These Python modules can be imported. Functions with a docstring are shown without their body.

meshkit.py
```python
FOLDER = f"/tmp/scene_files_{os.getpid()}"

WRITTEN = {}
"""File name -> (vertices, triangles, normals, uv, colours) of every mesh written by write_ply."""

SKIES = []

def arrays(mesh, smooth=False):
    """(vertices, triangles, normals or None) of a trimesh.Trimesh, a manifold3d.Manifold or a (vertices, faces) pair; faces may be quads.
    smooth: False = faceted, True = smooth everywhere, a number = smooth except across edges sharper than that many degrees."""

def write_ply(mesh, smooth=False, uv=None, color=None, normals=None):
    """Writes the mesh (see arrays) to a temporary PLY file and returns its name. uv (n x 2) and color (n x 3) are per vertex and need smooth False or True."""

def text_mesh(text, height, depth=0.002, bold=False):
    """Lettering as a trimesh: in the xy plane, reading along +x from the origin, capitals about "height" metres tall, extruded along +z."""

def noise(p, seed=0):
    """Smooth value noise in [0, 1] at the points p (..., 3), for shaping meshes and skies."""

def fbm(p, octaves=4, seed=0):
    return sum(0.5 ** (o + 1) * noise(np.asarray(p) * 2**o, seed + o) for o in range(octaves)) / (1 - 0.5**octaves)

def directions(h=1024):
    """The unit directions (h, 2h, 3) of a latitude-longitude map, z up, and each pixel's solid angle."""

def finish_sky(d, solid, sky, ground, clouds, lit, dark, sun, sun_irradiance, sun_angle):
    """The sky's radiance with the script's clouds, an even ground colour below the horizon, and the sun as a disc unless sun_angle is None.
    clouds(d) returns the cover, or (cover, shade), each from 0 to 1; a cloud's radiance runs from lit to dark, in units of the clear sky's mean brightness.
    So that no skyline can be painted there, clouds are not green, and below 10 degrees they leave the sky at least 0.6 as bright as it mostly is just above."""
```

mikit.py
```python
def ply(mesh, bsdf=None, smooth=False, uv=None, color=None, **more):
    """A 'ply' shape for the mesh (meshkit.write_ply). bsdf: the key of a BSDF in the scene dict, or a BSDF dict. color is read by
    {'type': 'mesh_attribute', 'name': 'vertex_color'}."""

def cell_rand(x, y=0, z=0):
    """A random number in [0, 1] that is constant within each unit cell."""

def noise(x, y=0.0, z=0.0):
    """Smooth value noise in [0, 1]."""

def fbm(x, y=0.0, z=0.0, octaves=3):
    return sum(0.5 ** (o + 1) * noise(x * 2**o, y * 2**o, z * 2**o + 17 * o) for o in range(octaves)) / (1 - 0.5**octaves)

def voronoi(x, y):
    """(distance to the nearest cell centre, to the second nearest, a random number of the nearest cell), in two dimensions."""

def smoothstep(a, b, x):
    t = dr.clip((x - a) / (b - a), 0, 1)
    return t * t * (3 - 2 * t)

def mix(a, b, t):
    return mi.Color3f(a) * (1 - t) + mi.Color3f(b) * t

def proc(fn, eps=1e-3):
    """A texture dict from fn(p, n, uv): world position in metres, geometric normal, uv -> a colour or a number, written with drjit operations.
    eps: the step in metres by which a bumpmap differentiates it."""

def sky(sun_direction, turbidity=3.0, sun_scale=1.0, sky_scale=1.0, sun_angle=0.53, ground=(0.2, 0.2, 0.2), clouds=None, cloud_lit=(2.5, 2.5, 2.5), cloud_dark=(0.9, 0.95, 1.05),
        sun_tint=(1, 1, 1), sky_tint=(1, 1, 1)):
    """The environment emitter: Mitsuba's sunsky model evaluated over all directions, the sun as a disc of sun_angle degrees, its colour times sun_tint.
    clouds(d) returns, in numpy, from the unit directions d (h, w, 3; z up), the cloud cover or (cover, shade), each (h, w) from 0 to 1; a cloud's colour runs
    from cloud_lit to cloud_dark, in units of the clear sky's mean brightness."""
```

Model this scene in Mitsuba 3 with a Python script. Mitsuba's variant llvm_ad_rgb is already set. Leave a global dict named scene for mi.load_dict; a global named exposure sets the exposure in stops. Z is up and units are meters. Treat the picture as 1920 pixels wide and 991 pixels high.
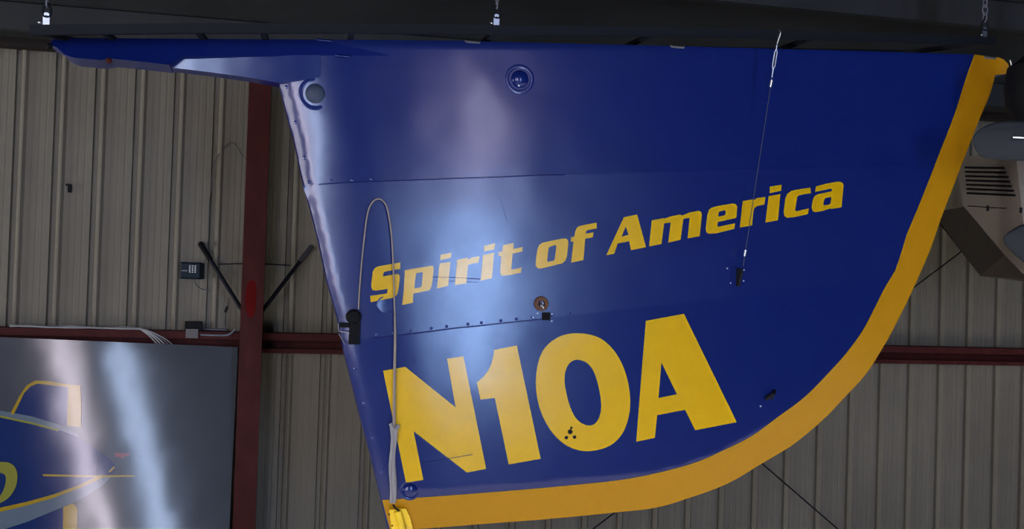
import math, random
import numpy as np, trimesh, shapely
from shapely.geometry import Polygon, Point, LineString
from scipy.spatial import Delaunay
import drjit as dr
import mitsuba as mi
import mikit, meshkit

random.seed(7)
rng = np.random.default_rng(7)
scene = {'type': 'scene'}
labels = {}

# ------------------------------------------------------------------ camera
F = 2000.0
YAW, PITCH, ROLL = 0.22135, 0.01906, 0.03220
CAM = np.array([0.0, 0.0, 2.6])
fw = np.array([math.sin(YAW) * math.cos(PITCH), math.cos(YAW) * math.cos(PITCH), math.sin(PITCH)])
r0 = np.array([math.cos(YAW), -math.sin(YAW), 0.0])
u0 = np.cross(r0, fw)
rt = math.cos(ROLL) * r0 + math.sin(ROLL) * u0
up = -math.sin(ROLL) * r0 + math.cos(ROLL) * u0
scene['camera'] = {
    'type': 'perspective', 'fov': math.degrees(2 * math.atan(960 / F)), 'fov_axis': 'x', 'near_clip': 0.05, 'far_clip': 200.0,
    'to_world': mi.ScalarTransform4f().look_at(origin=CAM.tolist(), target=(CAM + fw).tolist(), up=up.tolist()),
}
exposure = 0.15

# ------------------------------------------------------------------ daylight: the hangar door and the tall translucent wall strips
WALL_Y, REAR_Y, LEFT_X, RIGHT_X = 8.665, -12.0, -12.5, 12.0
EAVE = 4.27
DOOR_L = (10.5, 10.0, 10.4)
STRIP_L = [(64.0, 57.0, 66.0), (29.0, 37.0, 54.0), (25.0, 39.0, 68.0)]
UPPER_L = (16.5, 15.0, 21.0)                             # upper half of the third strip, warmer
SIDE_L = (21.0, 22.0, 23.0)
# low sun through the open bay in the left wall falls on the floor in front of the fin and lights the room from below
SIDE_WINDOW = (-1.8, 2.9, 2.5, 5.2)                     # from y, to y, from z, to z: an open bay high in the left wall
scene['sun'] = {'type': 'directional', 'direction': [0.95, 0.16, -0.212], 'irradiance': {'type': 'rgb', 'value': [38.0, 37.0, 37.0]}}
STRIPS = [(-4.75, 0.36), (-3.3, 0.5), (4.45, 0.8)]      # centre x and width on the rear wall


def ray(px, py):
    return fw + rt * (px - 960) / F - up * (py - 495.5) / F


def at(px, py, Y):
    """The point of the plane y = Y that the photograph shows at the pixel."""
    d = ray(px, py)
    return CAM + d * (Y / d[1])


# ------------------------------------------------------------------ materials
def bsdf(key, color, rough=0.5, spec=0.5, metallic=0.0, clearcoat=0.0, gloss=0.9, two=True):
    c = color if isinstance(color, dict) else {'type': 'rgb', 'value': list(color)}
    b = {'type': 'principled', 'base_color': c, 'roughness': rough, 'specular': spec, 'metallic': metallic}
    if clearcoat:
        b['clearcoat'] = clearcoat
        b['clearcoat_gloss'] = gloss
    scene[key] = {'type': 'twosided', 'bsdf': b} if two else b
    return key


def srgb(r, g, b):
    c = np.array([r, g, b]) / 255.0
    return [float(x) for x in np.where(c < .04045, c / 12.92, ((c + .055) / 1.055) ** 2.4)]


def blue_fn(p, n, uv):
    a = mikit.fbm(p.x * 3, p.y * 3, p.z * 3)
    return mikit.mix((0.0022, 0.0092, 0.086), (0.003, 0.0115, 0.102), a)


def wall_fn(p, n, uv):
    streak = mikit.fbm(p.x * 60, 0.0, p.z * 0.5, octaves=3)
    blot = mikit.fbm(p.x * 1.5, 2.0, p.z * 1.5, octaves=3)
    base = mikit.mix((0.132, 0.115, 0.085), (0.154, 0.135, 0.101), streak)
    return base * (0.86 + 0.28 * blot)


def rust_fn(p, n, uv):
    a = mikit.fbm(p.x * 14, p.y * 14, p.z * 5)
    return mikit.mix((0.032, 0.0062, 0.0052), (0.058, 0.0112, 0.0095), a)


def silver_fn(p, n, uv):
    a = mikit.fbm(p.x * 4, p.y * 4, p.z * 4)
    return mikit.mix((0.046, 0.050, 0.058), (0.058, 0.063, 0.072), a)


def concrete_fn(p, n, uv):
    a = mikit.fbm(p.x * 2, p.y * 2, 0.0, octaves=4)
    return mikit.mix((0.36, 0.36, 0.36), (0.48, 0.48, 0.475), a)


def roof_fn(p, n, uv):
    a = mikit.fbm(p.x * 2, p.y * 2, 0.0)
    return mikit.mix((0.017, 0.0175, 0.0172), (0.03, 0.0305, 0.03), a)


bsdf('paint_blue', mikit.proc(blue_fn), 0.17, 0.31, clearcoat=0.3, gloss=0.94)
bsdf('paint_blue_satin', mikit.proc(blue_fn), 0.20, 0.36, clearcoat=0.3, gloss=0.93)
bsdf('paint_yellow', (0.66, 0.385, 0.002), 0.2, 0.25, clearcoat=0.25, gloss=0.93)
bsdf('paint_ochre', (0.41, 0.19, 0.004), 0.35, 0.15)
bsdf('paint_bright_yellow', (0.8, 0.52, 0.01), 0.45, 0.5)
bsdf('wall_paint', mikit.proc(wall_fn), 0.6, 0.12)
bsdf('dark_wall', (0.045, 0.042, 0.04), 0.7, 0.2)
bsdf('concrete', mikit.proc(concrete_fn), 0.6, 0.3)
bsdf('roof_dark', mikit.proc(roof_fn), 0.8, 0.2)
bsdf('red_steel', mikit.proc(rust_fn), 0.65, 0.1)
bsdf('eave_brown', (0.016, 0.011, 0.009), 0.6, 0.15)
bsdf('black_steel', (0.005, 0.0056, 0.008), 0.6, 0.15)
bsdf('black_matte', (0.004, 0.004, 0.0045), 0.65, 0.1)
bsdf('grey_steel', (0.05, 0.05, 0.055), 0.5, 0.3)
bsdf('chrome', (0.75, 0.77, 0.8), 0.22, 0.5, metallic=1.0)
bsdf('brushed_steel', (0.45, 0.47, 0.5), 0.35, 0.5, metallic=1.0)
bsdf('cable_grey', (0.1, 0.1, 0.115), 0.5, 0.4)
bsdf('rust_brown', (0.10, 0.045, 0.022), 0.7, 0.3)
bsdf('rope_fibre', (0.26, 0.21, 0.17), 0.9, 0.1)
bsdf('rope_white', (0.25, 0.235, 0.23), 0.9, 0.1)
bsdf('silver_sheet', mikit.proc(silver_fn), 0.09, 0.2, clearcoat=0.0, gloss=0.95)
bsdf('print_blue', (0.005, 0.019, 0.088), 0.09, 0.2)
bsdf('print_yellow', (0.32, 0.2, 0.012), 0.09, 0.2)
bsdf('print_olive', (0.2, 0.19, 0.03), 0.09, 0.2)
bsdf('print_silver', (0.10, 0.13, 0.16), 0.09, 0.2)
bsdf('print_red', (0.25, 0.07, 0.08), 0.09, 0.2)
bsdf('print_dark', (0.03, 0.04, 0.06), 0.09, 0.2)
bsdf('wire_white', (0.26, 0.255, 0.24), 0.5, 0.3)
bsdf('beige_box', (0.06, 0.05, 0.042), 0.5, 0.4)
bsdf('keypad_teal', (0.006, 0.012, 0.017), 0.5, 0.1)
bsdf('key_white', (0.5, 0.5, 0.45), 0.5, 0.4)
bsdf('red_stain', (0.085, 0.003, 0.003), 0.7, 0.05)
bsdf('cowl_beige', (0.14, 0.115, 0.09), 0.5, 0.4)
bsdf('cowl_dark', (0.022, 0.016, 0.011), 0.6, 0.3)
bsdf('blade_grey', (0.022, 0.024, 0.027), 0.5, 0.12)


# ------------------------------------------------------------------ entries of the scene
def numbered(name):
    taken = lambda k: k in scene or k in labels or any(s.startswith(k + '__') for s in scene)
    if not taken(name):
        return name
    i = 1
    while taken(f'{name}_{i:03d}'):
        i += 1
    return f'{name}_{i:03d}'


def thing(name, label, cat, group=None):
    k = numbered(name)
    labels[k] = {'label': label, 'category': cat}
    if group:
        labels[k]['group'] = group
    return k


def part(parent, name, mesh, m, smooth=False, label=None, shape=None, **more):
    k = parent + '__' + name
    k = numbered(k)
    scene[k] = {**shape, **more} if shape else mikit.ply(mesh, m, smooth=smooth, **more)
    if label:
        labels[k] = {'label': label}
    return k


def struct(name, mesh, m, label=None, smooth=False, **more):
    scene[name] = mikit.ply(mesh, m, smooth=smooth, **more)
    labels[name] = {'kind': 'structure', **({'label': label} if label else {})}
    return name


# ------------------------------------------------------------------ mesh helpers
def box(x0, x1, y0, y1, z0, z1):
    m = trimesh.creation.box((x1 - x0, y1 - y0, z1 - z0))
    m.apply_translation(((x0 + x1) / 2, (y0 + y1) / 2, (z0 + z1) / 2))
    return m


def cat(ms):
    return trimesh.util.concatenate(ms)


def frame_of(d):
    d = d / np.linalg.norm(d)
    a = np.cross(d, [0, 0, 1.0] if abs(d[2]) < .9 else [1.0, 0, 0])
    a /= np.linalg.norm(a)
    return d, a, np.cross(d, a)


def tube(pts, r, sides=8):
    p = np.asarray(pts, float)
    r = np.broadcast_to(r, (len(p),))
    t = np.gradient(p, axis=0)
    t /= np.linalg.norm(t, axis=1, keepdims=True)
    _, a, b = frame_of(t[0])
    rows = []
    for i in range(len(p)):
        a = a - t[i] * (a @ t[i]); a /= np.linalg.norm(a); b = np.cross(t[i], a)
        ang = np.arange(sides) * 2 * np.pi / sides
        rows.append(p[i] + r[i] * (np.cos(ang)[:, None] * a + np.sin(ang)[:, None] * b))
    v = np.vstack(rows + [p[:1], p[-1:]])
    f = []
    for i in range(len(p) - 1):
        for j in range(sides):
            k = (j + 1) % sides
            q = [i * sides + j, i * sides + k, (i + 1) * sides + k, (i + 1) * sides + j]
            f += [[q[0], q[1], q[2]], [q[0], q[2], q[3]]]
    n = len(p) * sides
    for j in range(sides):
        k = (j + 1) % sides
        f += [[n, k, j], [n + 1, (len(p) - 1) * sides + j, (len(p) - 1) * sides + k]]
    m = trimesh.Trimesh(v, f, process=False)
    m.fix_normals()
    return m


def spline(pts, n=8):
    """Catmull-Rom through the points."""
    p = np.asarray(pts, float)
    q = np.vstack([2 * p[0] - p[1], p, 2 * p[-1] - p[-2]])
    out = []
    for i in range(1, len(q) - 2):
        for s in np.arange(n) / n:
            out.append(.5 * ((2 * q[i]) + (-q[i - 1] + q[i + 1]) * s + (2 * q[i - 1] - 5 * q[i] + 4 * q[i + 1] - q[i + 2]) * s ** 2 + (-q[i - 1] + 3 * q[i] - 3 * q[i + 1] + q[i + 2]) * s ** 3))
    return np.array(out + [p[-1]])


def bar(a, b, w, h):
    """A bar of width w (sideways) and height h (up) from a to b."""
    a, b = np.asarray(a, float), np.asarray(b, float)
    d = b - a; L = np.linalg.norm(d); d = d / L
    s = np.cross(d, [0, 0, 1.0])
    s = s / np.linalg.norm(s) if np.linalg.norm(s) > 1e-6 else np.array([1.0, 0, 0])
    u = np.cross(s, d)
    m = trimesh.creation.box((L, w, h))
    T = np.eye(4); T[:3, 0], T[:3, 1], T[:3, 2], T[:3, 3] = d, s, u, (a + b) / 2
    m.apply_transform(T)
    m.fix_normals()
    return m


def chaikin(p, n=2):
    p = np.asarray(p, float)
    for _ in range(n):
        q = np.roll(p, -1, axis=0)
        p = np.stack([.75 * p + .25 * q, .25 * p + .75 * q], 1).reshape(-1, 2)
    return p


def lathe(profile, origin, axis, n=28):
    """profile: (radius, height) rows turned about the axis through the origin."""
    m = trimesh.creation.revolve(np.asarray(profile, float), sections=n)
    d, a, b = frame_of(np.asarray(axis, float))
    T = np.eye(4); T[:3, 0], T[:3, 1], T[:3, 2], T[:3, 3] = a, b, d, origin
    m.apply_transform(T)
    m.fix_normals()
    return m


def ring(center, axis, R, r, n=20, sides=8):
    d, a, b = frame_of(np.asarray(axis, float))
    ang = np.linspace(0, 2 * np.pi, n + 1)
    p = center + R * (np.cos(ang)[:, None] * a + np.sin(ang)[:, None] * b)
    return tube(p, r, sides)


def hull(pts):
    return trimesh.convex.convex_hull(np.asarray(pts, float))


class Surface:
    """A sheet: a plane (origin, two axes, normal) raised by height(u, v); flat shapes are laid on it."""

    def __init__(s, origin, U, V, N, height):
        s.o, s.U, s.V, s.N, s.h = np.asarray(origin, float), np.asarray(U, float), np.asarray(V, float), np.asarray(N, float), height

    def uv(s, px, py):
        d = ray(px, py)
        q = CAM + d * (((s.o - CAM) @ s.N) / (d @ s.N)) - s.o
        return np.array([q @ s.U, q @ s.V])

    def world(s, uv, off=0.0):
        uv = np.atleast_2d(uv)
        return s.o + uv[:, :1] * s.U + uv[:, 1:] * s.V + (s.h(uv) + off)[:, None] * s.N

    def point(s, px, py, off=0.0):
        return s.world(s.uv(px, py), off)[0]

    def poly(s, px):
        return np.array([s.uv(*p) for p in px])

    def drape(s, outline, holes=(), off=0.0, thick=0.002, step=0.05, back=None):
        """outline and holes in (u, v): a sheet with its front at height + off and its back thick deeper (or at the level back)."""
        P = Polygon(outline, holes).buffer(0)
        if P.geom_type != 'Polygon':
            P = max(P.geoms, key=lambda g: g.area)
        rings = []
        for r in [P.exterior] + list(P.interiors):
            r = shapely.segmentize(r, step * .8)
            rings.append(np.array(r.coords)[:-1])
        b = np.vstack(rings)
        x0, y0, x1, y1 = P.bounds
        gx, gy = np.meshgrid(np.arange(x0 + step * .5, x1, step), np.arange(y0 + step * .45, y1, step))
        g = np.stack([gx.ravel(), gy.ravel()], 1)
        g = g + rng.uniform(-.02, .02, g.shape) * step
        inside = shapely.contains_xy(P, g[:, 0], g[:, 1])
        g = g[inside]
        if len(g):
            g = g[shapely.distance(shapely.points(g), P.boundary) > step * .4]
        v = np.vstack([b, g]) if len(g) else b
        t = Delaunay(v).simplices
        c = v[t].mean(1)
        e1, e2 = v[t[:, 1]] - v[t[:, 0]], v[t[:, 2]] - v[t[:, 0]]
        area = e1[:, 0] * e2[:, 1] - e1[:, 1] * e2[:, 0]
        t = t[shapely.contains_xy(P, c[:, 0], c[:, 1]) & (np.abs(area) > 1e-10)]
        area = area[shapely.contains_xy(P, c[:, 0], c[:, 1]) & (np.abs(area) > 1e-10)]
        want = np.sign(np.cross(s.U, s.V) @ s.N)
        flip = np.sign(area) != want
        t[flip] = t[flip][:, ::-1]
        front = s.world(v, off)
        rear = front - s.N * thick if back is None else s.o + v[:, :1] * s.U + v[:, 1:] * s.V + s.N * back
        n = len(v)
        e = np.sort(np.vstack([t[:, [0, 1]], t[:, [1, 2]], t[:, [2, 0]]]), axis=1)
        ed = np.vstack([t[:, [0, 1]], t[:, [1, 2]], t[:, [2, 0]]])
        uq, inv, cnt = np.unique(e, axis=0, return_inverse=True, return_counts=True)
        rim = ed[cnt[inv.ravel()] == 1]
        side = np.vstack([np.stack([rim[:, 1], rim[:, 0], rim[:, 0] + n], 1), np.stack([rim[:, 1], rim[:, 0] + n, rim[:, 1] + n], 1)])
        return trimesh.Trimesh(np.vstack([front, rear]), np.vstack([t, t[:, ::-1] + n, side]), process=False)


def crop(ox, oy, s, pts):
    return [(ox + x / s, oy + y / s) for x, y in pts]


# ================================================================== THE HANGAR (setting)
# grooves of the ribbed wall sheet: centre positions along the wall
rib_px = [(-50, 600), (23, 600), (98, 600), (173, 600), (248, 600), (322, 600), (397, 600), (468, 600), (542, 600), (614, 600), (681, 985), (748, 985), (817, 985), (887.8, 985), (956.6, 985), (1024.8, 985),
          (1092.6, 985), (1158.4, 985), (1224.5, 985), (1286.7, 960), (1349.1, 960), (1411.3, 960), (1470.4, 960), (1530.5, 960), (1589, 960), (1647, 900), (1701, 900),
          (1757, 900), (1809, 900), (1863, 900), (1915, 900)]
rib_x = [at(x, y, WALL_Y)[0] for x, y in rib_px]
rib_x = [rib_x[0] - .3 * k for k in range(6, 0, -1)] + rib_x + [rib_x[-1] + .3 * k for k in range(1, 7)]
GW, GD, GR = 0.094, 0.034, 0.028                      # width of a rib, depth of its slot, height of its ridge
prev = None
wall_back = 'wall_back'
labels[wall_back] = {'kind': 'structure', 'label': 'tan ribbed metal wall with narrow vertical grooves'}
TH = 0.004


def strip_mesh(profile, z0, z1):
    """A sheet of the given (x, y) profile standing from z0 to z1, TH thick."""
    p = np.asarray(profile, float)
    n = len(p)
    v = np.vstack([np.c_[p, np.full(n, z0)], np.c_[p, np.full(n, z1)], np.c_[p[:, 0], p[:, 1] + TH, np.full(n, z0)], np.c_[p[:, 0], p[:, 1] + TH, np.full(n, z1)]])
    f = []
    for i in range(n - 1):
        a, b, c, d = i, i + 1, n + i + 1, n + i
        f += [[a, b, c], [a, c, d]]
        f += [[2 * n + a, 2 * n + c, 2 * n + b], [2 * n + a, 2 * n + d, 2 * n + c]]
    for i in (0, n - 1):
        f += [[i, n + i, 3 * n + i], [i, 3 * n + i, 2 * n + i]]
    return trimesh.Trimesh(v, f, process=False)


groove = strip_mesh([(-GW / 2, WALL_Y), (-.041, WALL_Y + GD), (-.009, WALL_Y + GD), (-.004, WALL_Y), (.017, WALL_Y - GR), (.028, WALL_Y - GR), (GW / 2, WALL_Y)], 0, EAVE)
groove_shape = mikit.ply(groove, 'wall_paint')
for x in rib_x:
    part(wall_back, 'rib', None, None, shape=groove_shape, to_world=mi.ScalarTransform4f().translate([x, 0, 0]))
for a, b in zip(rib_x[:-1], rib_x[1:]):
    a, b = a + GW / 2, b - GW / 2
    w = b - a
    prof = [(a, WALL_Y)]
    for k in range(1, 4):                               # shallow stiffening swages in the flat of the sheet
        c = a + w * k / 4
        prof += [(c - .011, WALL_Y), (c - .004, WALL_Y + .002), (c + .004, WALL_Y + .002), (c + .011, WALL_Y)]
    prof.append((b, WALL_Y))
    part(wall_back, 'panel', strip_mesh(prof, 0, EAVE), 'wall_paint')
wx0, wx1 = rib_x[0] - GW / 2, rib_x[-1] + GW / 2
struct('wall_far_left', box(LEFT_X, wx0, WALL_Y, WALL_Y + .1, 0, EAVE), 'wall_paint')
struct('wall_far_right', box(wx1, RIGHT_X, WALL_Y, WALL_Y + .1, 0, EAVE), 'wall_paint')
ROOF = 0.2
roof_z = lambda y: EAVE + .012 + ROOF * (WALL_Y - y)
zr = roof_z(REAR_Y)
struct('floor', box(LEFT_X - .2, RIGHT_X + .2, REAR_Y - .2, WALL_Y + .2, -.2, 0), 'concrete')
a_, b_, c_, d_ = SIDE_WINDOW
struct('wall_left', cat([box(LEFT_X - .15, LEFT_X, REAR_Y, a_, 0, zr), box(LEFT_X - .15, LEFT_X, b_, WALL_Y, 0, zr), box(LEFT_X - .15, LEFT_X, a_, b_, d_, zr), box(LEFT_X - .15, LEFT_X, a_, b_, 0, c_)]), 'dark_wall')
struct('wall_right', box(RIGHT_X, RIGHT_X + .15, REAR_Y, WALL_Y, 0, zr), 'dark_wall')
struct('wall_rear', box(LEFT_X - .15, RIGHT_X + .15, REAR_Y - .15, REAR_Y, 0, zr), 'dark_wall')
rv = np.array([(x, y, roof_z(y) + dz) for dz in (0, .1) for x, y in ((LEFT_X - .2, WALL_Y + .2), (RIGHT_X + .2, WALL_Y + .2), (RIGHT_X + .2, REAR_Y - .2), (LEFT_X - .2, REAR_Y - .2))])
struct('ceiling', hull(rv), 'roof_dark', 'dark sloping roof underside')
for k in range(7):
    y = WALL_Y - .75 - 1.35 * k
    part('ceiling', 'purlin', box(LEFT_X, RIGHT_X, y - .035, y + .035, roof_z(y) - .19, roof_z(y) - .004), 'roof_dark')
# big daylight door and translucent strips in the rear wall, behind the camera
DX0, DX1, DZ = -12.3, -8.3, 5.6


def daylight(name, x0, x1, z0, z1, L, label):
    y = REAR_Y
    labels[name] = {'kind': 'structure', 'label': label}
    fr = cat([box(x0 - .06, x0, y, y + .05, z0, z1), box(x1, x1 + .06, y, y + .05, z0, z1), box(x0 - .06, x1 + .06, y, y + .05, z1, z1 + .06), box(x0 - .06, x1 + .06, y, y + .05, z0 - .06, z0)])
    part(name, 'frame', fr, 'grey_steel')
    part(name, 'pane', box(x0, x1, y + .002, y + .02, z0, z1), 'key_white', emitter={'type': 'area', 'radiance': {'type': 'rgb', 'value': list(L)}})


daylight('door_1', DX0, DX1, .08, DZ, DOOR_L, 'daylit hangar door')
for i, (x, w_) in enumerate(STRIPS):
    daylight(f'window_{i + 1}', x - w_ / 2, x + w_ / 2, .5, 6.6 if i < 2 else 4.3, STRIP_L[i], 'tall translucent daylight strip')
part('window_3', 'pane', box(STRIPS[2][0] - .36, STRIPS[2][0] + .36, REAR_Y + .002, REAR_Y + .02, 4.45, 7.5), 'key_white', emitter={'type': 'area', 'radiance': {'type': 'rgb', 'value': list(UPPER_L)}})

y0_, y1_, z0_, z1_ = 3.9, 8.0, .3, 2.6
labels['window_4'] = {'kind': 'structure', 'label': 'low side window of the left wall'}
part('window_4', 'frame', cat([box(LEFT_X, LEFT_X + .05, y0_ - .06, y0_, z0_, z1_), box(LEFT_X, LEFT_X + .05, y1_, y1_ + .06, z0_, z1_), box(LEFT_X, LEFT_X + .05, y0_ - .06, y1_ + .06, z1_, z1_ + .06), box(LEFT_X, LEFT_X + .05, y0_ - .06, y1_ + .06, z0_ - .06, z0_)]), 'grey_steel')
part('window_4', 'pane', box(LEFT_X + .002, LEFT_X + .02, y0_, y1_, z0_, z1_), 'key_white', emitter={'type': 'area', 'radiance': {'type': 'rgb', 'value': list(SIDE_L)}})
# eave strut and wall girt
struct('trim_1', box(wx0, wx1, WALL_Y - .16, WALL_Y - .031, EAVE - .02, EAVE + .045), 'eave_brown', 'brown eave strut along the wall top')
gz1 = 2.6 - .433
gz0 = gz1 - .155
gy = WALL_Y - .19
girt = cat([box(wx0, wx1, WALL_Y - .037, WALL_Y - .030, gz0, gz1), box(wx0, wx1, gy, WALL_Y - .037, gz1 - .006, gz1), box(wx0, wx1, gy, WALL_Y - .037, gz0, gz0 + .006),
            box(wx0, wx1, gy, gy + .006, gz1 - .055, gz1 - .006), box(wx0, wx1, gy, gy + .006, gz0 + .006, gz0 + .035)])
struct('trim_2', girt, 'red_steel', 'dark red steel girt running along the wall')

# steel column: two flanges and a web
CY = WALL_Y - .52
cl, cr = at(452, 560, CY)[0], at(494, 560, CY)[0]
cm = (cl + cr) / 2
col = 'column_1'
labels[col] = {'kind': 'structure', 'label': 'dark red steel column standing against the ribbed wall'}
ctop = roof_z(WALL_Y) - .03
part(col, 'front_flange', box(cl, cr, CY, CY + .012, 0, ctop), 'red_steel')
part(col, 'web', box(cm - .005, cm + .005, CY + .012, gy - .016, 0, ctop), 'red_steel')
part(col, 'rear_flange', box(cl, cr, gy - .016, gy - .004, 0, ctop), 'red_steel')
sp = at(470, 563, CY - .001)
st = chaikin([(-.03, .14), (.03, .16), (.042, .05), (.038, -.08), (.012, -.14), (-.03, -.1), (-.045, .02)], 2)
sm = trimesh.creation.extrude_polygon(Polygon(st), .0012)
sm.apply_transform(np.array([[1, 0, 0, sp[0]], [0, 0, 1, CY - .0013], [0, 1, 0, sp[2]], [0, 0, 0, 1.0]])); sm.fix_normals()
part(col, 'paint_mark', sm, 'red_stain', label='bright red paint patch on the column')

# ================================================================== THE FIN
FY = 6.0
inner_px = [(1808, 108), (1791.7, 153), (1773, 213), (1756.7, 257), (1746.7, 282), (1728, 330), (1706.7, 383), (1680, 447), (1668, 487), (1661, 508), (1641.7, 540), (1623, 577), (1600, 620), (1570, 660),
            (1540.5, 693), (1493.8, 740), (1440, 780), (1397, 812), (1347, 837), (1280, 865), (1174, 890), (1074, 902), (940, 914), (790, 925.5), (765, 931), (714, 932)]
outer_px = [(1858, 112), (1868, 116), (1876, 124), (1879, 135), (1876, 142), (1857, 143), (1846.7, 180), (1821.7, 240), (1786.7, 330), (1755, 413), (1735, 470), (1703, 543), (1670, 610), (1641, 661),
            (1614, 701.7), (1577, 742), (1535.5, 785), (1483.7, 828), (1453.7, 847), (1420, 867), (1356.8, 903.8), (1280, 932), (1224.5, 948), (1157.7, 956), (1024, 969), (890.5, 979), (820, 985), (765, 989), (731, 992)]
inner_c = [tuple(p) for p in spline(inner_px[:-2], 4)] + inner_px[-1:]
outer_c = outer_px[:5] + [tuple(p) for p in spline(outer_px[5:], 4)]
left_px = [(728, 991), (713.5, 930.5), (693, 847), (676.7, 787), (645, 660), (633, 597), (613, 527), (596.7, 450), (582, 393), (565, 328), (551, 261), (541, 227), (524, 161)]
top_px = [(524, 98), (524, 80.5), (860, 83.5), (1275, 93.5), (1600, 102), (1808, 108)]
fin_o = np.array([0, FY, 2.6])
flat = Surface(fin_o, [1, 0, 0], [0, 0, 1], [0, -1, 0], lambda q: np.zeros(len(q)))
left_line = LineString(flat.poly(left_px + [(520, 60)]))
seam1_px = [(560, 349), (700, 343), (800, 339), (925, 334.5), (1100, 329), (1400, 320), (1716, 312)]
seam2_px = [(640, 638), (700, 631), (760, 624), (845, 613), (930, 604), (1000, 597), (1200, 574), (1450, 545), (1641, 522)]
outer_line = LineString(flat.poly(outer_px[5:]))
seam1 = LineString(flat.poly(seam1_px))


def fin_h(q):
    pts = shapely.points(q)
    do = shapely.distance(pts, outer_line)
    dl = shapely.distance(pts, left_line)
    h = np.full(len(q), .10)
    k = np.clip(1 - do / .21, 0, 1)
    h -= .055 * k                                            # the trailing band slopes back
    k = np.clip(1 - dl / .42, 0, 1)
    up_ = np.clip((q[:, 1] - .35) / .5, 0, 1)
    h -= (.022 + .014 * up_) * k ** 2                         # rounded nose along the left edge
    k = np.clip(1 - dl / .05, 0, 1)
    h -= .006 * k ** 2
    p3 = np.c_[q * 2.2, np.zeros(len(q))]
    h += .004 * (meshkit.fbm(p3, 2, 3) - .5)                  # the sheet is not quite flat
    p4 = np.c_[q * 7.0, np.ones(len(q))]
    h += .0007 * (meshkit.noise(p4, 5) - .5)
    return h


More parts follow.
